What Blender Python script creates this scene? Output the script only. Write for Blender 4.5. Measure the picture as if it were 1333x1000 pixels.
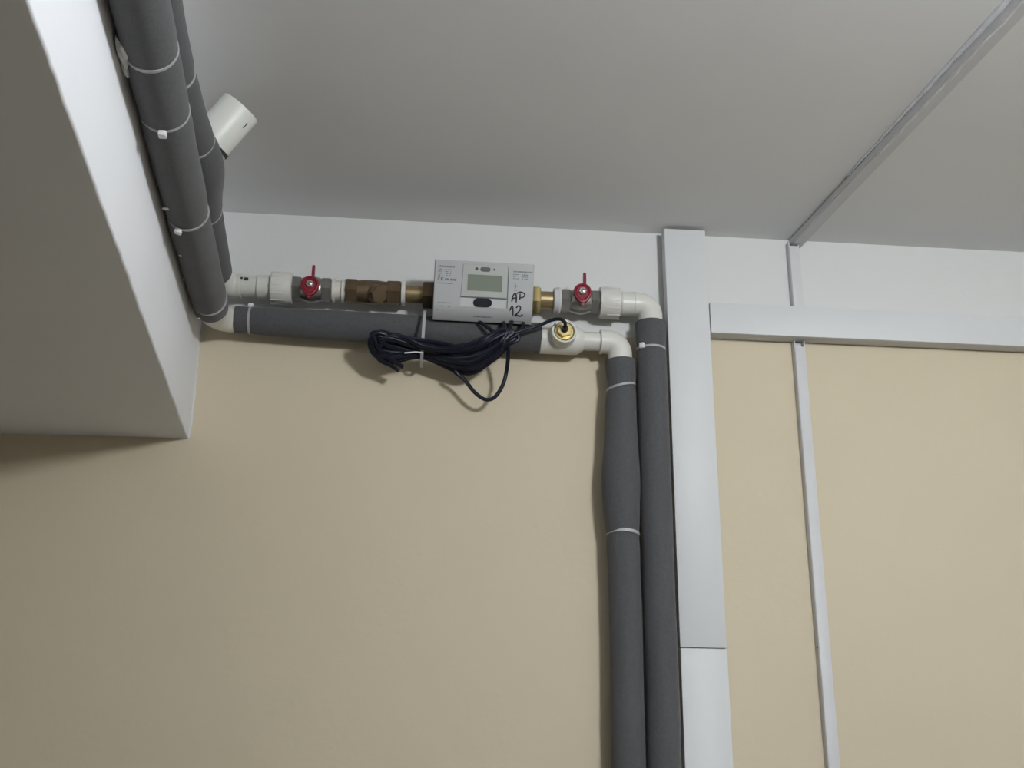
import bpy, bmesh, math, random
from mathutils import Vector, Matrix, noise

random.seed(7)
for o in list(bpy.data.objects):
    bpy.data.objects.remove(o, do_unlink=True)
scene = bpy.context.scene
COL = scene.collection

# ------------------------------------------------------------------ camera
cam_d = bpy.data.cameras.new('camera')
cam = bpy.data.objects.new('camera', cam_d)
COL.objects.link(cam)
cam_d.sensor_width = 36.0
cam_d.lens = 36.0 * 1420.0 / 1333.0
cam_d.clip_start = 0.02
cam.location = (0.0, -1.5, 1.6)
cam.rotation_euler = (1.916711361, -0.012893027, -0.082)
scene.camera = cam

# ------------------------------------------------------------------ light
world = bpy.data.worlds.new('world')
scene.world = world
world.use_nodes = True
world.node_tree.nodes['Background'].inputs[0].default_value = (0.75, 0.82, 1.0, 1)
world.node_tree.nodes['Background'].inputs[1].default_value = 0.02

# the room is lit by one bare globe lamp near the ceiling, right of the viewer (built below as ceiling_lamp)
LAMP_POS = (0.64, -1.40, 2.247)
LAMP_R = 0.075
LAMP_WATT = 47.0
LAMP_COL = (0.93, 0.97, 1.0)

scene.view_settings.view_transform = 'Standard'
scene.view_settings.look = 'None'
scene.view_settings.gamma = 1.0
scene.view_settings.use_curve_mapping = False
scene.view_settings.exposure = 0.0

# ------------------------------------------------------------------ dimensions (metres; back wall is y = 0)
ZC = 2.4013            # ceiling
ZB = 2.0415            # underside of the beam
BX, BS = -0.3387, 0.0904   # beam side: x = BX + BS * t, t = distance from the wall
SK = 0.0904            # direction of the pipes beside the beam

# ------------------------------------------------------------------ materials
def s2l(c):
    c = c / 255.0
    return c / 12.92 if c <= 0.04045 else ((c + 0.055) / 1.055) ** 2.4

def rgb(r, g, b):
    return (s2l(r), s2l(g), s2l(b), 1.0)

def material(name, col, rough=0.6, metal=0.0, var=0.06, scale=30.0, bump=0.0, bscale=200.0,
             coat=0.0, sheen=0.0, spec=0.5, detail=4.0):
    m = bpy.data.materials.new(name)
    m.use_nodes = True
    nt = m.node_tree
    N, L = nt.nodes, nt.links
    b = N['Principled BSDF']
    b.inputs['Roughness'].default_value = rough
    b.inputs['Metallic'].default_value = metal
    b.inputs['Specular IOR Level'].default_value = spec
    b.inputs['Coat Weight'].default_value = coat
    b.inputs['Sheen Weight'].default_value = sheen
    tc = N.new('ShaderNodeTexCoord')
    nz = N.new('ShaderNodeTexNoise')
    nz.inputs['Scale'].default_value = scale
    nz.inputs['Detail'].default_value = detail
    L.new(tc.outputs['Object'], nz.inputs['Vector'])
    mx = N.new('ShaderNodeMix')
    mx.data_type = 'RGBA'
    mx.inputs['A'].default_value = tuple(max(0, c * (1 - var)) for c in col[:3]) + (1,)
    mx.inputs['B'].default_value = tuple(min(1, c * (1 + var)) for c in col[:3]) + (1,)
    L.new(nz.outputs['Fac'], mx.inputs['Factor'])
    L.new(mx.outputs['Result'], b.inputs['Base Color'])
    if bump > 0:
        n2 = N.new('ShaderNodeTexNoise')
        n2.inputs['Scale'].default_value = bscale
        n2.inputs['Detail'].default_value = 3.0
        L.new(tc.outputs['Object'], n2.inputs['Vector'])
        bp = N.new('ShaderNodeBump')
        bp.inputs['Strength'].default_value = bump
        bp.inputs['Distance'].default_value = 0.001
        L.new(n2.outputs['Fac'], bp.inputs['Height'])
        L.new(bp.outputs['Normal'], b.inputs['Normal'])
    return m

M = {}
M['white_paint'] = material('white_paint', (0.775, 0.785, 0.82, 1), 0.7, var=0.03, scale=6, bump=0.25, bscale=60, spec=0.25)
M['ceiling'] = material('ceiling_paint', (0.74, 0.74, 0.74, 1), 0.75, var=0.04, scale=5, bump=0.3, bscale=35, spec=0.2)
M['room'] = material('room_paint', (0.45, 0.425, 0.37, 1), 0.8, var=0.03)
M['floor'] = material('floor_tile', (0.22, 0.205, 0.18, 1), 0.6, var=0.08, scale=8)
M['foam'] = material('grey_pipe_foam', (0.079, 0.079, 0.083, 1), 0.85, var=0.22, scale=260, bump=0.35, bscale=500, sheen=0.15, spec=0.25)
M['foam_in'] = material('foam_cut_edge', (0.06, 0.06, 0.065, 1), 0.9)
M['ppr'] = material('white_plastic_pipe', (0.62, 0.61, 0.565, 1), 0.35, var=0.03, scale=40, spec=0.45)
M['pvc'] = material('white_pvc', (0.62, 0.625, 0.58, 1), 0.4, var=0.03, scale=40)
M['trunk'] = material('trunking_plastic', (0.605, 0.61, 0.615, 1), 0.5, var=0.03, scale=18, bump=0.05, bscale=80, spec=0.4)
M['conduit'] = material('conduit_plastic', (0.57, 0.57, 0.58, 1), 0.5, var=0.05, scale=30, spec=0.4)
M['caulk'] = material('caulk_paint', (0.70, 0.71, 0.75, 1), 0.35, var=0.12, scale=60, bump=0.5, bscale=150)
M['red'] = material('red_handle', (0.21, 0.008, 0.022, 1), 0.45, var=0.08, scale=60, coat=0.1)
M['steel'] = material('dull_nickel', (0.36, 0.35, 0.33, 1), 0.32, metal=0.85, var=0.12, scale=90)
M['screw'] = material('bright_screw', (0.62, 0.60, 0.60, 1), 0.3, metal=0.8)
M['brass'] = material('bright_brass', (0.62, 0.50, 0.24, 1), 0.3, metal=0.9, var=0.12, scale=80)
M['old_brass'] = material('tarnished_brass', (0.185, 0.13, 0.08, 1), 0.40, metal=0.7, var=0.35, scale=70)
M['brass_mid'] = material('dull_brass', (0.36, 0.28, 0.15, 1), 0.38, metal=0.75, var=0.2, scale=80)
M['tape'] = material('thread_tape', (0.62, 0.60, 0.53, 1), 0.6, var=0.1, scale=120)
M['tie'] = material('cable_tie_plastic', (0.36, 0.36, 0.37, 1), 0.4, var=0.05)
M['tie_head'] = material('cable_tie_head', (0.70, 0.70, 0.70, 1), 0.4, var=0.05)
M['plaster'] = material('plaster_daub', (0.66, 0.66, 0.64, 1), 0.9, var=0.1, scale=200)
M['cable'] = material('black_cable', (0.007, 0.008, 0.018, 1), 0.42, var=0.2, spec=0.3)
M['case'] = material('meter_case', (0.40, 0.405, 0.405, 1), 0.42, var=0.02)
M['case_light'] = material('meter_panel', (0.405, 0.415, 0.39, 1), 0.4, var=0.02)
M['case_pale'] = material('meter_button_panel', (0.47, 0.48, 0.475, 1), 0.4, var=0.02)
M['case_side'] = material('meter_back_case', (0.26, 0.27, 0.28, 1), 0.5, var=0.02)
M['lcd'] = material('display_glass', (0.20, 0.225, 0.18, 1), 0.2, var=0.02)
M['lcd_dark'] = material('port_glass', (0.10, 0.11, 0.09, 1), 0.3)
M['button'] = material('black_rubber_button', (0.010, 0.012, 0.016, 1), 0.6, spec=0.2)
M['ink'] = material('grey_print', (0.10, 0.105, 0.11, 1), 0.6)
M['ink_dark'] = material('dark_print', (0.06, 0.065, 0.07, 1), 0.6)
M['marker'] = material('black_marker_ink', (0.012, 0.012, 0.015, 1), 0.4)
M['dark'] = material('dark_mark', (0.03, 0.03, 0.03, 1), 0.8)

def wall_material():
    """beige emulsion with a white band along the top; white also creeps past the beam edge"""
    m = material('wall_paint', (1, 1, 1, 1), 0.75, bump=0.45, bscale=60, spec=0.25)
    nt = m.node_tree
    N, L = nt.nodes, nt.links
    b = N['Principled BSDF']
    for l in list(b.inputs['Base Color'].links):
        L.remove(l)
    tc = N.new('ShaderNodeTexCoord')
    sp = N.new('ShaderNodeSeparateXYZ')
    L.new(tc.outputs['Object'], sp.inputs[0])

    def math_node(op, a, bb=None, c=None):
        n = N.new('ShaderNodeMath')
        n.operation = op
        for i, v in enumerate((a, bb, c)):
            if v is None:
                continue
            if isinstance(v, (int, float)):
                n.inputs[i].default_value = v
            else:
                L.new(v, n.inputs[i])
        return n.outputs[0]
    nz = N.new('ShaderNodeTexNoise')
    nz.inputs['Scale'].default_value = 55
    nz.inputs['Detail'].default_value = 3
    L.new(tc.outputs['Object'], nz.inputs['Vector'])
    wob = math_node('MULTIPLY', math_node('SUBTRACT', nz.outputs['Fac'], 0.5), 0.008)
    edge = math_node('MULTIPLY_ADD', sp.outputs['X'], 0.0105, 2.2222)
    band = math_node('GREATER_THAN', math_node('ADD', sp.outputs['Z'], wob), edge)
    lip = math_node('LESS_THAN', math_node('ADD', sp.outputs['X'], wob), BX + 0.0022)
    lip = math_node('MULTIPLY', lip, math_node('GREATER_THAN', sp.outputs['Z'], ZB + 0.001))
    fac = math_node('MAXIMUM', band, lip)
    n3 = N.new('ShaderNodeTexNoise')
    n3.inputs['Scale'].default_value = 3.5
    n3.inputs['Detail'].default_value = 6
    L.new(tc.outputs['Object'], n3.inputs['Vector'])
    bg = N.new('ShaderNodeMix'); bg.data_type = 'RGBA'
    bg.inputs['A'].default_value = (0.570, 0.495, 0.365, 1)
    bg.inputs['B'].default_value = (0.615, 0.540, 0.405, 1)
    L.new(n3.outputs['Fac'], bg.inputs['Factor'])
    mx = N.new('ShaderNodeMix'); mx.data_type = 'RGBA'
    L.new(fac, mx.inputs['Factor'])
    L.new(bg.outputs['Result'], mx.inputs['A'])
    mx.inputs['B'].default_value = (0.63, 0.63, 0.62, 1)
    L.new(mx.outputs['Result'], b.inputs['Base Color'])
    return m
M['wall'] = wall_material()

# ------------------------------------------------------------------ mesh helpers
def frame(d, up=None):
    d = Vector(d).normalized()
    u = Vector(up) if up else (Vector((0, 0, 1)) if abs(d.z) < 0.9 else Vector((0, 1, 0)))
    a = u.cross(d).normalized()
    b = d.cross(a).normalized()
    return d, a, b

def rings(bm, rs, cap=True):
    vr = [[bm.verts.new(p) for p in r] for r in rs]
    n = len(vr[0])
    for i in range(len(vr) - 1):
        for j in range(n):
            k = (j + 1) % n
            bm.faces.new((vr[i][j], vr[i][k], vr[i + 1][k], vr[i + 1][j]))
    if cap:
        bm.faces.new(list(reversed(vr[0])))
        bm.faces.new(vr[-1])
    return vr

def lathe(bm, p0, d, prof, seg=32, up=None, rot=0.0, cap=True):
    """prof: list of (distance along d, radius)"""
    d, a, b = frame(d, up)
    p0 = Vector(p0)
    rs = []
    for s, r in prof:
        rs.append([p0 + d * s + (a * math.cos(t) + b * math.sin(t)) * r
                   for t in [rot + 2 * math.pi * j / seg for j in range(seg)]])
    rings(bm, rs, cap)

def hexnut(bm, p0, d, length, r, rot=0.0, ch=0.0015, up=None):
    lathe(bm, p0, d, [(0, r * 0.93), (ch, r), (length - ch, r), (length, r * 0.93)], 6, up, rot)

def sweep(bm, pts, rad, seg=16, cap=True):
    pts = [Vector(p) for p in pts]
    n = len(pts)
    if not hasattr(rad, '__len__'):
        rad = [rad] * n
    tan = []
    for i in range(n):
        t = pts[min(i + 1, n - 1)] - pts[max(i - 1, 0)]
        tan.append(t.normalized())
    _, a, b = frame(tan[0])
    rs = []
    for i in range(n):
        t = tan[i]
        a = (a - t * a.dot(t)).normalized()
        b = t.cross(a)
        rs.append([pts[i] + (a * math.cos(2 * math.pi * j / seg) + b * math.sin(2 * math.pi * j / seg)) * rad[i]
                   for j in range(seg)])
    rings(bm, rs, cap)

def spline(ctrl, per=10):
    P = [Vector(p) for p in ctrl]
    P = [P[0] * 2 - P[1]] + P + [P[-1] * 2 - P[-2]]
    out = []
    for i in range(1, len(P) - 2):
        for k in range(per):
            t = k / per
            a, b, c, d = P[i - 1], P[i], P[i + 1], P[i + 2]
            out.append(0.5 * ((2 * b) + (c - a) * t + (2 * a - 5 * b + 4 * c - d) * t * t
                              + (3 * b - a - 3 * c + d) * t ** 3))
    out.append(P[-2])
    return out

def box(bm, lo, hi, bev=0.0, mat4=None):
    lo, hi = Vector(lo), Vector(hi)
    mt = Matrix.Translation((lo + hi) / 2) @ Matrix.Diagonal((hi - lo).to_4d())
    if mat4:
        mt = mat4 @ mt
    r = bmesh.ops.create_cube(bm, size=1.0, matrix=mt)
    if bev > 0:
        es = list({e for v in r['verts'] for e in v.link_edges})
        bmesh.ops.bevel(bm, geom=es, offset=bev, segments=2, affect='EDGES', profile=0.5)

def prism(bm, poly, p0, ex, ey, ez, depth):
    """polygon in the (ex, ey) plane pushed along ez"""
    p0, ex, ey, ez = Vector(p0), Vector(ex), Vector(ey), Vector(ez)
    A = [bm.verts.new(p0 + ex * x + ey * y) for x, y in poly]
    B = [bm.verts.new(p0 + ex * x + ey * y + ez * depth) for x, y in poly]
    n = len(poly)
    bm.faces.new(A); bm.faces.new(list(reversed(B)))
    for i in range(n):
        j = (i + 1) % n
        bm.faces.new((A[j], A[i], B[i], B[j]))

def wpos(o):
    v = Vector(o.location)
    while o.parent:
        o = o.parent
        v += Vector(o.location)
    return v

XF = None      # optional fine adjustment of a group of fittings (metres)

def obj(name, bm, mat, parent=None, sharp=35, smooth=True, base=None):
    bmesh.ops.recalc_face_normals(bm, faces=bm.faces)
    if XF:
        for v in bm.verts:
            v.co = XF(v.co)
    me = bpy.data.meshes.new(name)
    if parent is None:
        if base is None:
            xs = [v.co for v in bm.verts]
            lo = Vector((min(c[i] for c in xs) for i in range(3)))
            hi = Vector((max(c[i] for c in xs) for i in range(3)))
            base = Vector(((lo.x + hi.x) / 2, (lo.y + hi.y) / 2, lo.z))
        off = Vector(base)
    else:
        off = wpos(parent)
    bmesh.ops.translate(bm, verts=bm.verts, vec=-off)
    bm.to_mesh(me)
    bm.free()
    me.materials.append(M[mat])
    if smooth:
        for p in me.polygons:
            p.use_smooth = True
        me.set_sharp_from_angle(angle=math.radians(sharp))
    o = bpy.data.objects.new(name, me)
    COL.objects.link(o)
    if parent is None:
        o.location = off
    else:
        o.parent = parent
    return o

def tag(o, label, cat=None, group=None, kind=None):
    o['label'] = label
    if cat:
        o['category'] = cat
    if group:
        o['group'] = group
    if kind:
        o['kind'] = kind
    return o

def thing(name, loc, label, cat, group=None):
    o = bpy.data.objects.new(name, None)
    o.empty_display_size = 0.02
    o.location = loc
    COL.objects.link(o)
    return tag(o, label, cat, group)

B = bmesh.new

# ------------------------------------------------------------------ the room
XL, XR, YB = -1.35, 1.75, -3.1

def grid(bm, p0, eu, ev, nu, nv, fn=None):
    vs = []
    for i in range(nu + 1):
        row = []
        for j in range(nv + 1):
            p = Vector(p0) + Vector(eu) * (i / nu) + Vector(ev) * (j / nv)
            if fn:
                p = fn(p)
            row.append(bm.verts.new(p))
        vs.append(row)
    for i in range(nu):
        for j in range(nv):
            bm.faces.new((vs[i][j], vs[i + 1][j], vs[i + 1][j + 1], vs[i][j + 1]))

def slab(name, lo, hi, mat):
    bm = B()
    box(bm, lo, hi)
    o = obj(name, bm, mat, smooth=False, base=(0, 0, 0))
    o['kind'] = 'structure'
    return o

slab('wall_back', (XL - .1, 0.0, -0.1), (XR + .1, 0.12, ZC + .1), 'wall')
slab('wall_left', (XL - .1, YB, -0.1), (XL, 0.0, ZC + .1), 'room')
slab('wall_right', (XR, YB, -0.1), (XR + .1, 0.0, ZC + .1), 'room')
slab('wall_front', (XL - .1, YB - .1, -0.1), (XR + .1, YB, ZC + .1), 'room')
slab('floor', (XL, YB, -0.1), (XR, 0.0, 0.0), 'floor')
slab('ceiling', (XL, YB, ZC), (XR, 0.0, ZC + .1), 'ceiling')

# the boxed-in beam: underside and the side facing the pipes, with a hand-plastered arris
bm = B()
ny = 260
rows = []
for i in range(ny + 1):
    t = -YB * (i / ny) ** 1.5
    w = lambda s, k: noise.noise(Vector((t * k, s, 0.3))) * 1.0
    ex = BX + BS * t + 0.0006 * w(1.0, 38) + 0.0005 * w(5.0, 120)
    ez = ZB + 0.0012 * w(2.0, 30)
    sx = BX + BS * t
    r = 0.0025
    pr = [(sx, ZC + 0.02), (sx + 0.0010 * w(3, 8), 2.30), (sx + 0.0012 * w(9, 9), 2.17), (ex, ez + r), (ex - r * 0.35, ez + r * 0.35),
          (ex - r, ez), (ex - 0.12, ZB - 0.0005), (ex - 0.30, ZB - 0.003), (XL - 0.02, ZB - 0.010), (XL - 0.02, ZC + 0.02)]
    rows.append([Vector((x, -t, z)) for x, z in pr])
rings(bm, rows)
beam = obj('ceiling_beam', bm, 'white_paint', sharp=50, base=(BX, 0, ZB))
tag(beam, 'white plastered beam below the ceiling along the left side', kind='structure')

# ------------------------------------------------------------------ the lamp
lm = bpy.data.materials.new('lamp_glow')
lm.use_nodes = True
for nd in list(lm.node_tree.nodes):
    if nd.type != 'OUTPUT_MATERIAL':
        lm.node_tree.nodes.remove(nd)
em = lm.node_tree.nodes.new('ShaderNodeEmission')
em.inputs['Color'].default_value = LAMP_COL + (1,)
em.inputs['Strength'].default_value = LAMP_WATT / (4 * math.pi ** 2 * LAMP_R ** 2)
lm.node_tree.links.new(em.outputs[0], lm.node_tree.nodes['Material Output'].inputs['Surface'])
M['lamp_glow'] = lm
t = thing('ceiling_lamp', (LAMP_POS[0], LAMP_POS[1], LAMP_POS[2] - LAMP_R), 'white globe lamp hanging from the ceiling behind the viewer', 'lamp')
bm = B()
bmesh.ops.create_icosphere(bm, subdivisions=2, radius=LAMP_R, matrix=Matrix.Translation(LAMP_POS))
obj('globe', bm, 'lamp_glow', t)
bm = B()
lathe(bm, LAMP_POS, (0, 0, 1), [(LAMP_R - 0.004, 0.022), (LAMP_R + 0.03, 0.022), (LAMP_R + 0.034, 0.012), (ZC - LAMP_POS[2] - 0.012, 0.012),
                                (ZC - LAMP_POS[2] - 0.010, 0.034), (ZC - LAMP_POS[2] - 0.0003, 0.036)], 28)
obj('holder', bm, 'trunk', t)

# ------------------------------------------------------------------ trunking and conduits
t = thing('cable_trunking', (0.377, -0.014, 0.0), 'wide white vertical cable trunking from ceiling down past the grey pipes', 'trunking')
bm = B()
box(bm, (0.3465, -0.010, 0.0), (0.4075, -0.0002, ZC - 0.006), 0.001)
obj('base', bm, 'trunk', t)
bm = B(); box(bm, (0.3450, -0.0285, 1.7667), (0.4090, -0.0085, ZC - 0.0055), 0.0012)
obj('cover', bm, 'trunk', t)
bm = B(); box(bm, (0.3452, -0.0287, 0.0), (0.4091, -0.0085, 1.7657), 0.0012)
obj('cover', bm, 'trunk', t)

t = thing('cable_trunking', (0.90, -0.014, 2.2265), 'white horizontal cable trunking running right under the white wall band', 'trunking')
bm = B(); box(bm, (0.4130, -0.010, 2.2275), (XR, -0.0002, 2.2745), 0.001)
obj('base', bm, 'trunk', t)
bm = B(); box(bm, (0.4105, -0.0280, 2.2262), (XR, -0.0085, 2.2755), 0.0012)
obj('cover', bm, 'trunk', t)

def channel(bm, x0, x1, z0, z1, dep, th=0.0016):
    prism(bm, [(x0, 0), (x1, 0), (x1, dep), (x1 - th, dep), (x1 - th, th), (x0 + th, th), (x0 + th, dep), (x0, dep)],
          (0, -0.0002, z0), (1, 0, 0), (0, -1, 0), (0, 0, 1), z1 - z0)

t = thing('wire_conduit', (0.5495, -0.007, 0.0), 'thin grey-white vertical conduit on the beige wall below the horizontal trunking', 'conduit')
bm = B(); channel(bm, 0.5412, 0.5578, 0.0, 2.2260, 0.0115)
obj('channel', bm, 'conduit', t, smooth=False)
bm = B(); box(bm, (0.5417, -0.0134, 0.0), (0.5572, -0.0114, 2.2160), 0.0006)
obj('cover', bm, 'conduit', t)
bm = B(); box(bm, (0.5408, -0.0095, 1.7715), (0.5413, -0.0060, 1.7742))
obj('joint_mark', bm, 'dark', t, smooth=False)

t = thing('wire_conduit', (0.554, -0.007, 2.2757), 'short grey-white conduit piece between horizontal trunking and ceiling', 'conduit')
bm = B(); channel(bm, 0.5450, 0.5616, 2.2757, 2.3925, 0.0115)
obj('channel', bm, 'conduit', t, smooth=False)
bm = B(); box(bm, (0.5455, -0.0134, 2.2757), (0.5610, -0.0114, 2.3850), 0.0006)
obj('cover', bm, 'conduit', t)

# conduit across the ceiling, running towards the viewer
t = thing('wire_conduit', (0.62, -0.5, ZC - 0.014), 'caulked conduit running across the grey ceiling towards the viewer', 'conduit')
dc = Vector((0.1045, -1, 0)).normalized()
nc = Vector((dc.y, -dc.x, 0)) * -1       # to the right
bm = B()
prism(bm, [(0, -0.0024), (0.020, -0.0004), (0.020, -0.0135), (0.0, -0.0135)], Vector((0.5485, -0.004, ZC)), nc, (0, 0, 1), dc, 3.0)
bmesh.ops.bevel(bm, geom=[e for e in bm.edges if abs((e.verts[0].co - e.verts[1].co).length - 3.0) < 0.01], offset=0.0012, segments=2, affect='EDGES')
obj('channel', bm, 'conduit', t)
bm = B()
pts, rad = [], []
for i in range(150):
    s = 0.20 + i * 0.008
    k = min(1, (s - 0.2) / 0.35)
    p = Vector((0.5485, -0.004, ZC)) + dc * s - nc * (0.0005 + 0.002 * k) + Vector((0, 0, -0.0015))
    pts.append(p + nc * 0.0015 * noise.noise(Vector((s * 40, 0, 2))))
    rad.append(max(0.0006, (0.0010 + 0.0028 * k) * (1 + 0.55 * noise.noise(Vector((s * 55, 3, 0))))))
sweep(bm, pts, rad, 10)
obj('caulk_bead', bm, 'caulk', t)
bm = B()
pts, rad = [], []
for i in range(120):
    s = 0.28 + i * 0.008
    p = Vector((0.5485, -0.004, ZC)) + dc * s + nc * 0.0045 + Vector((0, 0, -0.0134))
    pts.append(p + nc * 0.002 * noise.noise(Vector((s * 30, 0, 7))))
    rad.append(max(0.0004, 0.0012 + 0.0016 * noise.noise(Vector((s * 60, 9, 0)))))
sweep(bm, pts, rad, 8)
obj('paint_ridge', bm, 'caulk', t)

# ------------------------------------------------------------------ cable ties
def tie(parent, c, d, r, head=None, width=0.0032, head_size=0.0042, sz=1.0):
    """band round a pipe at c (axis d); head: direction in which the lock points"""
    d, a, b = frame(d)
    c = Vector(c)
    bm = B()
    n = 40
    rs = []
    for j in range(n):
        tt = 2 * math.pi * j / n
        e = a * math.cos(tt) + b * math.sin(tt)
        rr = r * (1 + 0.012 * math.sin(3 * tt))
        e.z *= sz
        rs.append([c + e * (rr - 0.001) - d * width / 2, c + e * (rr + 0.0008) - d * width / 2,
                   c + e * (rr + 0.0008) + d * width / 2, c + e * (rr - 0.001) + d * width / 2])
    rs.append(rs[0])
    rings(bm, rs, cap=False)
    bmesh.ops.remove_doubles(bm, verts=bm.verts, dist=1e-6)
    o = obj('cable_tie', bm, 'tie', parent)
    if head is not None:
        h = Vector(head)
        h = (h - d * h.dot(d)).normalized()
        s = d.cross(h)
        bm = B()
        m4 = Matrix((s, d, h)).transposed().to_4x4()
        m4.translation = c + h * (r + 0.0015)
        hs = head_size
        box(bm, (-hs * 0.9, -hs, -0.001), (hs * 0.9, hs, hs * 1.1), hs * 0.35, m4)
        obj('tie_lock', bm, 'tie_head', o)
    return o

def daub(parent, p, size, seed, stretch=(1, 1, 1)):
    bm = B()
    bmesh.ops.create_icosphere(bm, subdivisions=2, radius=1.0)
    for v in bm.verts:
        k = 1 + 0.55 * noise.noise(v.co * 1.6 + Vector((seed, 0, 0)))
        v.co = Vector((v.co.x * stretch[0], v.co.y * stretch[1], v.co.z * stretch[2])) * (k * size) + Vector(p)
    obj('plaster_daub', bm, 'plaster', parent)

# ------------------------------------------------------------------ insulated pipes
def pipe(label, pts, radii, base, seam=None):
    t = thing('insulated_pipe', base, label, 'insulated pipe', 'grey foam-insulated pipes')
    bm = B()
    sweep(bm, pts, radii, 40)
    obj('foam_sleeve', bm, 'foam', t, sharp=50)
    return t

def run(p0, p1, n):
    p0, p1 = Vector(p0), Vector(p1)
    return [p0.lerp(p1, i / n) for i in range(n + 1)]

def pinch(s, at, depth=0.0016, w=0.008):
    return -sum(depth * math.exp(-((s - a) / w) ** 2) for a in at)

YA = 0.031          # pipe axes stand this far off the wall
# lower pipe beside the beam (A), upper one behind it (B)
def press(c):
    return Vector((max(c.x, BX - BS * c.y + 0.0014), c.y, c.z))
XF = press
def ax_a(tt, z=None):
    return Vector((BX + 0.0250 + SK * tt, -tt, 2.208 - 0.030 * (1 - math.exp(-tt / 0.22)) if z is None else z))
def ax_b(tt):
    bow = 0.008 * math.exp(-((tt - 0.37) / 0.08) ** 2) - 0.004 * math.exp(-((tt - 0.62) / 0.10) ** 2)
    return Vector((-0.3180 + 0.0850 * tt + bow, -tt, 2.2651 + 0.001 * math.sin(tt * 9)))
def r_b(q):
    return 0.0232 + pinch(q, tiesB) + 0.0035 * math.exp(-((q - 0.365) / 0.05) ** 2)
tiesA = [0.143, 0.405, 0.607, 0.700, 0.86, 1.15]
tiesB = [0.255, 0.42, 0.545, 0.75]
nA = 150
ts = [0.115 + (2.2 - 0.115) * (i / nA) ** 1.4 for i in range(nA + 1)]
A = pipe('grey insulated pipe hugging the beam side, lower and nearer of the pair',
         [ax_a(q) + Vector((0.001 * noise.noise(Vector((q * 12, 0, 0))), 0, 0.001 * noise.noise(Vector((q * 12, 4, 0))))) for q in ts],
         [0.0235 + pinch(q, tiesA) + pinch(q, [0.630], 0.0009, 0.003) + 0.0006 * noise.noise(Vector((q * 25, 8, 0))) for q in ts],
         (-0.31, -0.08, 2.18))
dA = Vector((SK, -1, 0)).normalized()
for i, q in enumerate(tiesA):
    hd = [None, (-0.28, 0, -0.96), (0.05, 0, -1.0), None, None, None][i]
    tie(A, ax_a(q), ax_a(q + 0.01) - ax_a(q - 0.01), 0.0226, hd)
daub(A, ax_a(0.71) + Vector((-0.0200, 0, -0.0135)), 0.006, 1, (0.7, 3.0, 0.8))
daub(A, ax_a(0.685) + Vector((-0.0210, 0, -0.0125)), 0.005, 2, (0.6, 2.0, 0.8))
daub(A, ax_a(0.79) + Vector((-0.0200, 0, -0.0135)), 0.003, 12, (0.4, 3.0, 0.5))
daub(A, ax_a(0.445) + Vector((-0.0165, 0, -0.018)), 0.003, 3, (1.6, 1.0, 0.5))
daub(A, ax_a(0.33) + Vector((-0.0135, 0, -0.0195)), 0.0016, 4, (1.4, 1, 0.5))
daub(A, ax_a(0.24) + Vector((-0.021, 0, -0.0115)), 0.0022, 5, (0.6, 1.4, 0.8))
daub(A, ax_a(0.122) + Vector((-0.012, 0.001, -0.020)), 0.0035, 6, (1.6, 0.6, 0.6))

ts = [0.078 + (2.2 - 0.078) * (i / nA) ** 1.4 for i in range(nA + 1)]
Bp = pipe('grey insulated pipe tucked above its neighbour by the beam, bulging beside the white stub',
          [ax_b(q) for q in ts],
          [r_b(q) for q in ts], (-0.31, -0.08, 2.235))
for q in tiesB:
    tie(Bp, ax_b(q), (0.08, -1, 0), r_b(q) + 0.0002)

XF = None
# lower horizontal pipe below the meter
def stretch(c):
    return Vector((c.x * 1.0096, c.y, c.z))
XF = stretch
def zl(x):
    return 2.2124 - 0.0185 * (x + 0.283)
xt = [-0.2615, -0.0155, 0.101]
n = 110
xs = [-0.2825 + (0.1535 + 0.2825) * i / n for i in range(n + 1)]
Hp = pipe('grey insulated horizontal pipe under the heat meter',
          [Vector((x, -YA, zl(x) + 0.0008 * noise.noise(Vector((x * 20, 1, 1))))) for x in xs],
          [min(0.0222, 0.0195 + 0.02 * max(0, x + 0.29)) + pinch(x, xt, 0.0012) for x in xs], (-0.06, -YA, 2.17))
tie(Hp, (xt[0], -YA, zl(xt[0])), (1, 0, 0), 0.0192, (0, -0.45, 0.9), head_size=0.0036)
tie(Hp, (xt[1], -YA - 0.0050, zl(xt[1]) - 0.0140), (1, 0, -0.03), 0.0345, None, width=0.0042, sz=1.20)
tie(Hp, (xt[2], -YA, zl(xt[2])), (1, 0, 0), 0.0222, (0, -0.8, 0.55), head_size=0.0042)
bm = B(); sweep(bm, spline([(-0.015, -0.070, 2.158), (-0.025, -0.077, 2.1560), (-0.040, -0.082, 2.152)]), 0.0010, 8)
obj('tie_tail', bm, 'tie_head', Hp)

# vertical pair
XF = None
def vert(label, x, ztop, tie_z, bulge, base):
    n = 170
    zz = [ztop * (1 - i / n) for i in range(n + 1)]
    pts, rad = [], []
    for z in zz:
        bx = sum(a * math.exp(-((z - c) / w) ** 2) for c, w, a, rr in bulge)
        br = sum(rr * math.exp(-((z - c) / w) ** 2) for c, w, a, rr in bulge)
        pts.append(Vector((x + bx + 0.0012 * noise.noise(Vector((z * 9, x * 50, 0))), -YA, z)))
        rad.append(0.0222 + br + pinch(z, tie_z, 0.0014) + 0.0004 * noise.noise(Vector((z * 30, x * 90, 3))))
    return pipe(label, pts, rad, base)

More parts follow.
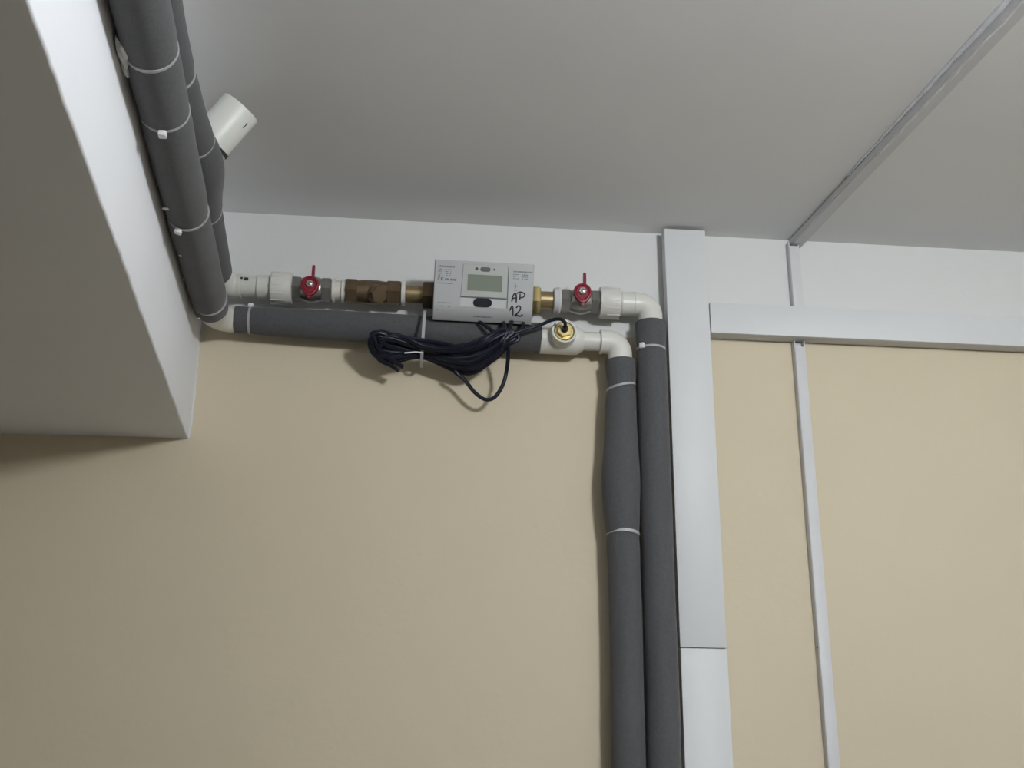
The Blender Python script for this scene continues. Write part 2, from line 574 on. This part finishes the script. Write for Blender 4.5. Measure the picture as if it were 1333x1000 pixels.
Rp = vert('grey insulated vertical pipe squeezed against the wide white trunking', 0.3180, 2.2350, [2.192], [], (0.3180, -YA, 0))
tie(Rp, (0.3180, -YA, 2.192), (0, 0, 1), 0.0212, (-0.75, -0.8, 0))
Lp = vert('grey insulated vertical pipe with a bulge, left of its pair', 0.2712, 2.1725, [2.134, 1.9165],
          [(1.989, 0.06, -0.0025, 0.0050), (2.136, 0.03, 0.002, -0.001)], (0.2712, -YA, 0))
tie(Lp, (0.2722, -YA, 2.1315), (-0.22, -0.05, 1), 0.0213)
tie(Lp, (0.2706, -YA, 1.9165), (0.05, 0.10, 1), 0.0223, width=0.0045)

# ------------------------------------------------------------------ white plastic fittings
ZU = 2.2651         # axis of the metering line
R32 = 0.0157

def arc(c, r, a0, a1, ex, ey, n=10):
    c, ex, ey = Vector(c), Vector(ex), Vector(ey)
    return [c + (ex * math.cos(a0 + (a1 - a0) * i / n) + ey * math.sin(a0 + (a1 - a0) * i / n)) * r for i in range(n + 1)]

def ring_sock(bm, p, d, length, r, seg=36):
    lathe(bm, p, d, [(0, r * 0.9), (0.0006, r), (length - 0.0006, r), (length, r * 0.9)], seg)

G_EL = 'white plastic pipe elbows'
# elbow from pipe A into the lower horizontal pipe
t = thing('pipe_elbow', (-0.305, -YA, 2.185), 'cream plastic elbow in the wall corner below the beam-side pipes', 'pipe elbow', G_EL)
bm = B()
sweep(bm, spline([ax_a(0.130), ax_a(0.095), (-0.3085, -0.068, 2.2040), (-0.3025, -0.0440, 2.2085), (-0.2930, -0.0335, 2.2110), (-0.2820, -YA, 2.2124), (-0.2790, -YA, 2.2124)], 8), 0.0182, 36)
obj('bend', bm, 'ppr', t)
bm = B(); ring_sock(bm, (-0.2945, -YA, 2.2122), (1, 0, 0), 0.0095, 0.0187)
obj('socket', bm, 'ppr', t)

# elbow from pipe B into the metering line, with its straight pipe
t = thing('pipe_elbow', (-0.30, -YA, 2.24), 'white plastic elbow half hidden behind the upper beam-side pipe', 'pipe elbow', G_EL)
bm = B()
sweep(bm, spline([ax_b(0.120), ax_b(0.085), (-0.3120, -0.060, ZU), (-0.3040, -0.0400, ZU), (-0.2930, -0.0315, ZU), (-0.2830, -YA, ZU), (-0.2810, -YA, ZU)], 8), 0.0180, 36)
obj('bend', bm, 'ppr', t)
XF = stretch
t = thing('straight_pipe', (-0.265, -YA, ZU - R32), 'short white plastic pipe left of the union with a black mark', 'pipe')
bm = B(); lathe(bm, (-0.279, -YA, ZU), (1, 0, 0), [(0, R32), (0.0255, R32)], 36)
obj('tube', bm, 'ppr', t)
bm = B()
for dx, dz, w, h in ((0.0, 0, 0.0056, 0.0042), (-0.0068, 0.0012, 0.0030, 0.0026)):
    cx = -0.2705 + dx
    ang = 0.10
    p = Vector((cx, -YA - math.cos(ang) * (R32 + 0.0002), ZU + 0.003 + math.sin(ang) * R32 + dz))
    box(bm, p - Vector((w / 2, 0.0006, h / 2)), p + Vector((w / 2, 0.0006, h / 2)))
obj('ink_mark', bm, 'dark', t, smooth=False)

def union(label, x0, flip, base_lab):
    """white union: socket collar and big ribbed nut; flip puts the nut on the left"""
    t = thing('pipe_union', (x0, -YA, ZU - 0.024), label, 'pipe fitting', 'white pipe unions')
    s = -1 if flip else 1
    d = (s, 0, 0)
    bm = B(); lathe(bm, (x0, -YA, ZU), d, [(0, 0.0165), (0.0008, 0.0178), (0.0170, 0.0178), (0.0176, 0.0170), (0.021, 0.0170)], 40)
    obj('collar', bm, 'ppr', t)
    bm = B(); lathe(bm, (x0 + s * 0.0190, -YA, ZU), d, [(0, 0.0195), (0.0025, 0.0236), (0.0255, 0.0240), (0.0275, 0.0232), (0.0305, 0.0232), (0.0310, 0.0210)], 48)
    nut = obj('nut', bm, 'ppr', t)
    bm = B()
    for k in range(12):
        a = 2 * math.pi * k / 12 + 0.2
        c = Vector((x0 + s * 0.0300, -YA + math.cos(a) * 0.0237, ZU + math.sin(a) * 0.0237))
        m4 = Matrix.Translation(c) @ Matrix.Rotation(a, 4, 'X')
        box(bm, (-0.010, -0.0007, -0.0011), (0.010, 0.0007, 0.0011), 0.0004, m4)
    obj('grip_ribs', bm, 'ppr', nut)
    return t
union('white plastic union with large nut, left of the left red-handled valve', -0.2562, False, 'l')
union('white plastic union with large nut, right of the right red-handled valve', 0.2895, True, 'r')

# elbow down into the right vertical pipe
t = thing('pipe_elbow', (0.3155, -YA, 2.222), 'upper white plastic elbow touching the wide white trunking', 'pipe elbow', G_EL)
bm = B()
sweep(bm, [Vector((0.2880, -YA, ZU)), Vector((0.2935, -YA, ZU))] + arc((0.2965, -YA, ZU - 0.0190), 0.0190, math.pi / 2, 0, (1, 0, 0), (0, 0, 1), 12)
      + [Vector((0.3155, -YA, 2.2300))], 0.0178, 36)
obj('bend', bm, 'ppr', t)
bm = B(); ring_sock(bm, (0.2905, -YA, ZU), (1, 0, 0), 0.0030, 0.0186)
obj('socket_rim', bm, 'ppr', t)

# sensor tee and its elbow
ZT = 2.2023
t = thing('sensor_tee', (0.184, -YA, ZT - 0.022), 'white plastic tee holding a brass temperature sensor plug', 'pipe tee')
bm = B()
lathe(bm, (0.1515, -YA, ZT), (1, 0, 0), [(0, 0.0195), (0.0012, 0.0212), (0.0480, 0.0212), (0.0560, 0.0205), (0.0610, 0.0165), (0.0640, 0.0150)], 40)
obj('body', bm, 'ppr', t)
bm = B(); lathe(bm, (0.2120, -YA, ZT), (1, 0, 0), [(0, 0.0138), (0.030, 0.0138)], 36)
obj('neck', bm, 'ppr', t)
bc = Vector((0.1835, -YA, ZT))
bd = Vector((0, -1, 0.0))
bm = B(); lathe(bm, bc, bd, [(0.010, 0.0185), (0.0330, 0.0182), (0.0355, 0.0178), (0.0360, 0.0165), (0.0350, 0.0148), (0.0300, 0.0144)], 40)
boss = obj('boss', bm, 'pvc', t)
bm = B()
lathe(bm, bc, bd, [(0.028, 0.0142), (0.0335, 0.0140), (0.0345, 0.0128)], 36)
plug = obj('brass_plug', bm, 'brass', t)
bm = B(); hexnut(bm, bc + bd * 0.0340, bd, 0.0065, 0.0112, 0.3, 0.001)
obj('hex_head', bm, 'brass', plug)
bm = B(); lathe(bm, bc + bd * 0.040, bd, [(0, 0.0050), (0.005, 0.0048), (0.0075, 0.0040)], 20)
obj('cable_gland', bm, 'cable', plug)

t = thing('pipe_elbow', (0.269, -YA, 2.16), 'lower white plastic elbow right of the brass sensor plug', 'pipe elbow', G_EL)
bm = B()
sweep(bm, [Vector((0.2400, -YA, ZT)), Vector((0.2480, -YA, ZT))] + arc((0.2500, -YA, ZT - 0.0190), 0.0190, math.pi / 2, 0, (1, 0, 0), (0, 0, 1), 12)
      + [Vector((0.2690, -YA, 2.1670))], 0.0176, 36)
obj('bend', bm, 'ppr', t)
bm = B(); ring_sock(bm, (0.2395, -YA, ZT), (1, 0, 0), 0.0030, 0.0184)
obj('socket_rim', bm, 'ppr', t)

XF = None
# white drain stub slanting out of the beam, above the insulated pair
t = thing('drain_stub', (-0.26, -0.335, 2.31), 'fat white plastic pipe stub slanting up from behind the grey pipes', 'pipe stub')
dS = Vector((0.60, -0.20, 0.775)).normalized()
p1 = Vector((-0.2445, -0.3449, 2.360))
bm = B()
L0 = 0.105
lathe(bm, p1 - dS * L0, dS, [(0, 0.0250), (L0 - 0.001, 0.0250), (L0, 0.0244), (L0, 0.0225), (L0 - 0.02, 0.0222)], 44)
obj('tube', bm, 'pvc', t)
bm = B()
sd = Vector((0.72, -0.35, -0.6)); sd = (sd - dS * sd.dot(dS)).normalized()
sweep(bm, spline([p1 - dS * 0.012 + sd * 0.0249, p1 - dS * 0.017 + sd * 0.0250 + Vector((0.001, 0, 0)), p1 - dS * 0.020 + sd * 0.0249], 4), 0.0006, 6)
obj('scuff_mark', bm, 'dark', t)
bm = B()
q0 = p1 - dS * 0.060
lathe(bm, q0, dS, [(0, 0.0246), (0.0, 0.0262), (0.004, 0.0262), (0.004, 0.0246)], 44, cap=False)
obj('gap_shade_ring', bm, 'dark', t)  # added black ring, imitates the shaded gap where the stub meets the foam

XF = stretch
# ------------------------------------------------------------------ metal fittings on the metering line
def valve(label, x0, x1, hx, hz, mat):
    """ball valve between x0 and x1 with a red butterfly handle"""
    t = thing('ball_valve', (hx, -YA, ZU - 0.018), label, 'valve', 'red-handled ball valves')
    L = x1 - x0
    bm = B()
    hexnut(bm, (x0, -YA, ZU), (1, 0, 0), 0.014, 0.0185, 0.26)
    hexnut(bm, (x1 - 0.014, -YA, ZU), (1, 0, 0), 0.014, 0.0185, 0.26)
    lathe(bm, (x0 + 0.012, -YA, ZU), (1, 0, 0), [(L2 * (L - 0.024), r) for L2, r in
          ((0, 0.0150), (0.15, 0.0172), (0.35, 0.0190), (0.5, 0.0195), (0.65, 0.0190), (0.85, 0.0172), (1, 0.0150))], 36)
    obj('body', bm, mat, t)
    st = Vector((hx, -YA, hz))
    bm = B(); lathe(bm, st, (0, -1, 0), [(0.012, 0.0065), (0.024, 0.0065), (0.024, 0.0045), (0.031, 0.0045)], 24)
    obj('stem', bm, mat, t)
    # butterfly handle: teardrop plate, raised rim, blade standing upwards
    prof = []
    for k in range(40):
        a = 2 * math.pi * k / 40
        x, z = 0.0132 * math.cos(a), 0.0132 * math.sin(a)
        if z < 0:
            f = -z / 0.0132
            z *= 1.42
            x *= 1 - 0.30 * f ** 2
        prof.append((x, z))
    bm = B()
    P0 = st + Vector((0, -0.0235, 0))
    rs = []
    for dy, k in ((0, 0.86), (0.0012, 0.96), (0.0070, 1.0), (0.0088, 0.95), (0.0092, 0.80), (0.0072, 0.66), (0.0070, 0.2)):
        rs.append([P0 + Vector((x * k, -dy, z * k)) for x, z in prof])
    rings(bm, rs)
    hd = obj('handle', bm, 'red', t)
    bm = B()
    prism(bm, [(0.0005, 0.0085), (0.0085, 0.0085), (0.0090, 0.0200), (0.0078, 0.0300), (0.0055, 0.0318), (0.0030, 0.0300), (0.0012, 0.0200)],
          P0 + Vector((0.0012, 0, 0)), (0, -1, 0), (0, 0, 1), (1, 0, 0), 0.0040)
    bmesh.ops.bevel(bm, geom=list(bm.edges), offset=0.0006, segments=2, affect='EDGES')
    obj('lever', bm, 'red', hd)
    bm = B()
    prism(bm, [(0.0005, -0.0150), (0.0078, -0.0150), (0.0070, -0.0215), (0.0020, -0.0215)],
          P0 + Vector((-0.0022, 0, 0)), (0, -1, 0), (0, 0, 1), (1, 0, 0), 0.0044)
    bmesh.ops.bevel(bm, geom=list(bm.edges), offset=0.0006, segments=2, affect='EDGES')
    obj('stop_tab', bm, 'red', hd)
    bm = B(); hexnut(bm, P0 + Vector((0, -0.0065, 0.0)), (0, -1, 0), 0.0042, 0.0056, 0.1, 0.0006)
    sc = obj('screw', bm, 'screw', hd)
    bm = B(); lathe(bm, P0 + Vector((0, -0.0106, 0)), (0, -1, 0), [(0, 0.0032), (0.0014, 0.0032), (0.0018, 0.0026)], 16)
    obj('stem_tip', bm, 'steel', sc)
    return t
valve('red-handled ball valve between the left white union and the brass strainer', -0.2072, -0.1508, -0.1785, 2.2590, 'steel')
valve('red-handled ball valve between the heat meter and the right white union', 0.1825, 0.2405, 0.2110, 2.2675, 'steel')

# nipple with tape between left valve and strainer
t = thing('threaded_nipple', (-0.141, -YA, ZU - 0.017), 'pale brass nipple with two white sealing rings by the left valve', 'pipe fitting')
bm = B(); lathe(bm, (-0.1515, -YA, ZU), (1, 0, 0), [(0, 0.0148), (0.022, 0.0148)], 32)
obj('tube', bm, 'tape', t)
for x in (-0.1498, -0.1360):
    bm = B(); ring_sock(bm, (x, -YA, ZU), (1, 0, 0), 0.0042, 0.0176)
    obj('sealing_ring', bm, 'ppr', t)

t = thing('strainer', (-0.09, -YA, ZU - 0.018), 'tarnished brown brass strainer with hexagonal ends left of the meter', 'pipe fitting')
bm = B()
lathe(bm, (-0.1150, -YA, ZU), (1, 0, 0), [(0, 0.0160), (0.004, 0.0168), (0.012, 0.0178), (0.030, 0.0178), (0.040, 0.0166), (0.046, 0.0160)], 36)
obj('body', bm, 'old_brass', t)
for x, l in ((-0.1305, 0.0175), (-0.0710, 0.0200)):
    bm = B(); hexnut(bm, (x, -YA, ZU), (1, 0, 0), l, 0.0190, 0.26)
    obj('hex_end', bm, 'old_brass', t)
yd = Vector((0.55, -0.70, -0.45)).normalized()
bm = B()
p = Vector((-0.0940, -YA, ZU))
lathe(bm, p, yd, [(0.0, 0.0135), (0.0195, 0.0135)], 30)
cap = obj('filter_branch', bm, 'old_brass', t)
bm = B(); hexnut(bm, p + yd * 0.0190, yd, 0.0065, 0.0140, 0.1)
obj('filter_cap', bm, 'old_brass', cap)

t = thing('threaded_nipple', (-0.04, -YA, ZU - 0.017), 'slim brass tailpiece between the strainer and the meter nut', 'pipe fitting')
bm = B(); lathe(bm, (-0.0515, -YA, ZU), (1, 0, 0), [(0, 0.0132), (0.034, 0.0132)], 32)
obj('tube', bm, 'brass_mid', t)
bm = B(); ring_sock(bm, (-0.0505, -YA, ZU), (1, 0, 0), 0.0062, 0.0180)
obj('sealing_ring', bm, 'ppr', t)

t = thing('threaded_nipple', (0.165, -YA, ZU - 0.017), 'slim brass tailpiece between the meter and the right valve', 'pipe fitting')
bm = B(); lathe(bm, (0.1500, -YA, ZU), (1, 0, 0), [(0, 0.0130), (0.034, 0.0130)], 32)
obj('tube', bm, 'brass_mid', t)
bm = B(); lathe(bm, (0.1715, -YA, ZU), (1, 0, 0), [(0, 0.0172), (0.0012, 0.0188), (0.0042, 0.0192), (0.0075, 0.0205), (0.0105, 0.0192), (0.0112, 0.0165)], 36)
obj('lock_ring', bm, 'conduit', t)

# ------------------------------------------------------------------ heat meter
MT = thing('heat_meter', (0.0695, -YA, 2.205), 'grey heat meter with small display, black button and handwritten AP 12', 'meter')
bm = B(); lathe(bm, (-0.0060, -YA, ZU), (1, 0, 0), [(0, 0.0135), (0.1560, 0.0135)], 32)
obj('flow_tube', bm, 'brass_mid', MT)
bm = B(); hexnut(bm, (-0.0190, -YA, ZU), (1, 0, 0), 0.0175, 0.0222, 0.5, 0.002)
obj('coupling_nut', bm, 'old_brass', MT)
bm = B(); hexnut(bm, (0.1385, -YA, ZU), (1, 0, 0), 0.0135, 0.0222, 0.5, 0.002)
obj('coupling_nut', bm, 'brass', MT)
XF = None
W_, H_ = 0.1415, 0.0845
TL = math.radians(19)
eu = Vector((1, 0, -0.006)).normalized()
ev = Vector((0, math.sin(TL), -math.cos(TL)))         # down along the face
ev = (ev - eu * ev.dot(eu)).normalized()
en = ev.cross(eu).normalized()                         # out of the face
if en.y > 0:
    en = -en
F0 = Vector((-0.0030, -0.0975, 2.2900))                # top-left corner of the face

def F(u, v, h=0.0):
    """point on the meter face: u, v in 0..1, h metres proud (follows the curved chin)"""
    k = max(0.0, (v - 0.74) / 0.26)
    return F0 + eu * (u * W_) + ev * (v * H_) + en * (h - 0.0115 * k * k)

def face_prism(bm, poly, h0, h1):
    A_ = [bm.verts.new(F(u, v, h1)) for u, v in poly]
    B_ = [bm.verts.new(F(u, v, h0)) for u, v in poly]
    bm.faces.new(A_); bm.faces.new(list(reversed(B_)))
    for i in range(len(poly)):
        j = (i + 1) % len(poly)
        bm.faces.new((A_[i], A_[j], B_[j], B_[i]))

def rect(u0, v0, u1, v1):
    return [(u0, v0), (u1, v0), (u1, v1), (u0, v1)]

def pill(u0, v0, u1, v1, n=8):
    r = (v1 - v0) / 2
    ru = r * H_ / W_
    out = []
    for k in range(n + 1):
        a = -math.pi / 2 + math.pi * k / n
        out.append((u1 - ru + ru * math.cos(a), (v0 + v1) / 2 + r * math.sin(a)))
    for k in range(n + 1):
        a = math.pi / 2 + math.pi * k / n
        out.append((u0 + ru + ru * math.cos(a), (v0 + v1) / 2 + r * math.sin(a)))
    return out

# front shell: extruded side profile with a curved chin
prof = [(0.0, -0.016), (0.0, 0.0)] + [(v, 0.0) for v in (0.2, 0.5, 0.74)]
for k in range(1, 9):
    q = k / 8
    prof.append((0.74 + 0.26 * q, -0.0115 * q * q))
prof.append((1.0, -0.016))
bm = B()
rs = []
for u in (0.0, 0.006, 0.994, 1.0):
    ins = 0.0008 if u in (0.0, 1.0) else 0.0
    rs.append([F0 + eu * (u * W_) + ev * (v * H_) + en * (h - (ins if h > -0.0155 else 0)) for v, h in prof])
rings(bm, rs)
case = obj('front_cover', bm, 'case', MT, sharp=28)
# back housing
bm = B()
rs = []
for u in (-0.004, 1.004):
    rs.append([F0 + eu * (u * W_) + ev * (v * H_) + en * h for v, h in
               ((-0.022, -0.0125), (0.985, -0.0155), (0.93, -0.034), (0.75, -0.050), (0.15, -0.046), (-0.022, -0.024))])
rings(bm, rs)
obj('back_housing', bm, 'case_side', MT, sharp=20)
# display panel
bm = B(); face_prism(bm, [(0.285, 0.045), (0.735, 0.045), (0.735, 0.595), (0.270, 0.595)], -0.001, 0.0012)
bmesh.ops.bevel(bm, geom=list(bm.edges), offset=0.0005, segments=1, affect='EDGES')
pn = obj('display_panel', bm, 'case_light', MT)
bm = B(); face_prism(bm, rect(0.330, 0.215, 0.685, 0.490), 0.0005, 0.00135)
obj('display', bm, 'lcd', pn, smooth=False)
bm = B()
for a in (rect(0.325, 0.205, 0.690, 0.217), rect(0.325, 0.488, 0.690, 0.496), rect(0.325, 0.205, 0.333, 0.496), rect(0.682, 0.205, 0.690, 0.496)):
    face_prism(bm, a, 0.0005, 0.0017)
obj('display_bezel', bm, 'case', pn, smooth=False)
bm = B(); face_prism(bm, pill(0.455, 0.085, 0.560, 0.160), 0.0005, 0.0016)
lens = obj('optical_port', bm, 'ink', pn, smooth=False)
bm = B(); face_prism(bm, pill(0.468, 0.100, 0.547, 0.146), 0.0015, 0.0019)
obj('port_window', bm, 'lcd_dark', lens, smooth=False)
for cu, r in ((0.420, 0.026), (0.597, 0.018)):
    bm = B(); face_prism(bm, pill(cu - r * H_ / W_, 0.118 - r, cu + r * H_ / W_, 0.118 + r), 0.0005, 0.0015)
    obj('indicator', bm, 'ink_dark', pn, smooth=False)
bm = B(); face_prism(bm, rect(0.265, 0.618, 0.725, 0.765), -0.0005, 0.0006)
bp_ = obj('button_panel', bm, 'case_pale', MT, smooth=False)
bm = B(); face_prism(bm, rect(0.268, 0.598, 0.735, 0.612), -0.0005, 0.0003)
obj('panel_groove', bm, 'ink', MT, smooth=False)
bm = B(); face_prism(bm, rect(0.738, 0.06, 0.746, 0.76), -0.0005, 0.0003)
obj('panel_groove', bm, 'ink', MT, smooth=False)
bm = B(); face_prism(bm, pill(0.400, 0.612, 0.588, 0.758), 0.0003, 0.0026)
bmesh.ops.bevel(bm, geom=[e for e in bm.edges if len(e.link_faces) == 2 and max(len(f.verts) for f in e.link_faces) > 4],
                offset=0.0008, segments=2, affect='EDGES')
obj('button', bm, 'button', MT)

# fine print: rows of tiny characters, too small to read in the photograph
def print_row(bm, u0, u1, v, h, rnd, fill=0.8):
    u = u0
    while u < u1:
        w = rnd.uniform(0.004, 0.010)
        if rnd.random() < fill:
            face_prism(bm, rect(u, v - h * rnd.uniform(0.35, 0.5), min(u + w, u1), v + h * rnd.uniform(0.35, 0.5)), -0.0001, 0.00012)
        u += w + rnd.uniform(0.002, 0.005)
rnd = random.Random(3)
bm = B()
print_row(bm, 0.035, 0.200, 0.105, 0.030, rnd, 0.95)
for v in (0.155, 0.190, 0.225, 0.258):
    print_row(bm, 0.035, 0.070, v, 0.018, rnd, 0.7)
    print_row(bm, 0.105, 0.165, v, 0.018, rnd, 0.8)
print_row(bm, 0.105, 0.220, 0.320, 0.042, rnd, 0.9)
print_row(bm, 0.030, 0.190, 0.388, 0.018, rnd, 0.9)
print_row(bm, 0.790, 0.985, 0.130, 0.024, rnd, 0.95)
for v in (0.180, 0.215, 0.250):
    print_row(bm, 0.790, 0.850, v, 0.018, rnd, 0.7)
    print_row(bm, 0.885, 0.940, v, 0.020, rnd, 0.85)
for v in (0.715, 0.775, 0.835):
    print_row(bm, 0.035, 0.130 + rnd.uniform(0, 0.06), v, 0.016, rnd, 0.6)
print_row(bm, 0.410, 0.590, 0.920, 0.022, rnd, 0.95)
print_row(bm, 0.770, 0.915, 0.965, 0.020, rnd, 0.95)
face_prism(bm, rect(0.815, 0.335, 0.821, 0.420), -0.0001, 0.00012)
face_prism(bm, rect(0.797, 0.372, 0.840, 0.383), -0.0001, 0.00012)
print_row(bm, 0.790, 0.850, 0.445, 0.016, rnd, 0.8)
obj('fine_print', bm, 'ink', MT, smooth=False)['kind'] = 'stuff'
# the CE mark
bm = B()
for cu, bar in ((0.050, False), (0.082, True)):
    r = 0.030
    for k in range(12):
        a0 = math.pi * (0.30 + 1.40 * k / 12); a1 = math.pi * (0.30 + 1.40 * (k + 1) / 12)
        q = [(cu + r * rr * H_ / W_ * math.cos(a), 0.315 - r * rr * math.sin(a)) for rr, a in ((1, a0), (1, a1), (0.68, a1), (0.68, a0))]
        face_prism(bm, q, -0.0001, 0.00014)
    if bar:
        face_prism(bm, rect(cu - 0.014, 0.310, cu + 0.006, 0.320), -0.0001, 0.00014)
obj('ce_mark', bm, 'ink_dark', MT, smooth=False)
# handwriting: AP / 12
bm = B()
strokes = [
    [(0.787, 0.640), (0.792, 0.575), (0.806, 0.515), (0.822, 0.505), (0.832, 0.560), (0.832, 0.650)],
    [(0.790, 0.595), (0.812, 0.578), (0.833, 0.570)],
    [(0.866, 0.600), (0.868, 0.545), (0.868, 0.500)],
    [(0.834, 0.498), (0.870, 0.470), (0.912, 0.495), (0.914, 0.530), (0.893, 0.562), (0.868, 0.566)],
    [(0.770, 0.790), (0.786, 0.735), (0.798, 0.720), (0.804, 0.780), (0.808, 0.870)],
    [(0.836, 0.745), (0.852, 0.708), (0.876, 0.722), (0.874, 0.775), (0.846, 0.835), (0.826, 0.872), (0.850, 0.862), (0.880, 0.876), (0.904, 0.846)],
]
for s in strokes:
    sweep(bm, spline([F(u, v, 0.0001) for u, v in s], 6), 0.00100, 8)
obj('handwriting', bm, 'marker', MT)

# ------------------------------------------------------------------ sensor cable, bundled on the lower pipe
XF = lambda c: Vector((c.x * 1.008, c.y + 0.012 + min(0.022, max(0.0, (2.172 - c.z) * 0.6)), c.z + 0.0045))
CB = thing('sensor_cable', (0.02, -0.075, 2.13), 'bundled black sensor cable looped over the lower pipe below the meter', 'cable')
rr = random.Random(11)
ctrl = []
for i in range(17):
    j = lambda s: rr.uniform(-s, s)
    f = i / 16
    y0 = 0.0735 + 0.013 * rr.random()
    ctrl += [
        (-0.089 + 0.012 * f + j(.003), -y0, 2.170 + j(.006)),
        (-0.070 + j(.006), -y0 - .002, 2.1830 - 0.010 * f + j(.003)),
        (-0.015 + j(.004), -0.0635 - 0.002 * rr.random(), 2.170 - 0.006 * f + j(.003)),
        (0.045 + j(.01), -y0, 2.168 - 0.012 * f + j(.004)),
        (0.088 + j(.006), -y0 - .001, 2.184 + j(.006)),
        (0.104 + j(.008), -y0 - .002, 2.186 + j(.006)),
        (0.085 + j(.008), -y0 - .002, 2.163 + j(.006)),
        (0.048 + j(.008), -y0 + 0.004, 2.138 + 0.008 * f + j(.004)),
        (-0.015 + j(.004), -0.066 - 0.003 * rr.random(), 2.160 + j(.004)),
        (-0.065 + j(.006), -y0 + 0.002, 2.148 + 0.006 * f + j(.004)),
    ]
for i in range(9):
    j = lambda s_: rr.uniform(-s_, s_)
    f = i / 8
    y0 = 0.0745 + 0.014 * rr.random()
    ctrl += [
        (0.000 + j(.012), -y0, 2.166 + j(.005)),
        (0.045 + j(.01), -y0, 2.166 - 0.008 * f + j(.005)),
        (0.095 + j(.01), -y0 - .002, 2.188 + j(.006)),
        (0.108 + j(.01), -y0 - .002, 2.184 + j(.006)),
        (0.072 + j(.012), -y0, 2.152 + 0.01 * f + j(.005)),
        (0.035 + j(.01), -y0 + .003, 2.144 + 0.010 * f + j(.005)),
        (-0.016 + j(.006), -0.067, 2.162 + j(.004)),
        (-0.070 + j(.006), -y0, 2.160 + j(.007)),
        (-0.060 + j(.008), -y0 - .002, 2.172 + j(.004)),
    ]
bm = B(); sweep(bm, spline(ctrl, 6), 0.0027, 8)
obj('coil', bm, 'cable', CB)
bm = B(); sweep(bm, spline([(0.030, -0.078, 2.137), (0.045, -0.074, 2.1265), (0.060, -0.072, 2.109), (0.076, -0.072, 2.0990), (0.090, -0.074, 2.1045),
                            (0.1015, -0.077, 2.128), (0.1050, -0.080, 2.160), (0.1020, -0.083, 2.182), (0.1080, -0.080, 2.205), (0.110, -0.064, 2.214)], 8), 0.0028, 10)
obj('hanging_loop', bm, 'cable', CB)
bm = B(); sweep(bm, spline([(0.080, -0.078, 2.172), (0.102, -0.084, 2.184), (0.125, -0.086, 2.1930), (0.148, -0.088, 2.2010), (0.164, -0.093, 2.2072),
                            (0.176, -0.097, 2.2075), (0.1825, -0.096, 2.2025), (0.1830, -0.089, ZT - 0.0045)], 8), 0.0025, 10)
obj('sensor_lead', bm, 'cable', CB)
for pts in ([(0.096, -0.062, 2.214), (0.0975, -0.078, 2.205), (0.0930, -0.084, 2.188), (0.078, -0.084, 2.176)],
            [(0.124, -0.062, 2.214), (0.1255, -0.079, 2.205), (0.120, -0.085, 2.190), (0.104, -0.086, 2.178), (0.080, -0.084, 2.160)],
            [(0.060, -0.062, 2.214), (0.066, -0.074, 2.206), (0.082, -0.080, 2.192), (0.100, -0.084, 2.180)]):
    bm = B(); sweep(bm, spline(pts, 8), 0.0027, 10)
    obj('meter_lead', bm, 'cable', CB)
for pts in ([(-0.082, -0.078, 2.155), (-0.074, -0.080, 2.146), (-0.060, -0.080, 2.141), (-0.047, -0.079, 2.134)],
            [(-0.078, -0.082, 2.150), (-0.066, -0.084, 2.150), (-0.052, -0.083, 2.143), (-0.042, -0.080, 2.139)]):
    bm = B(); sweep(bm, spline(pts, 8), 0.0028, 10)
    obj('loose_end', bm, 'cable', CB)
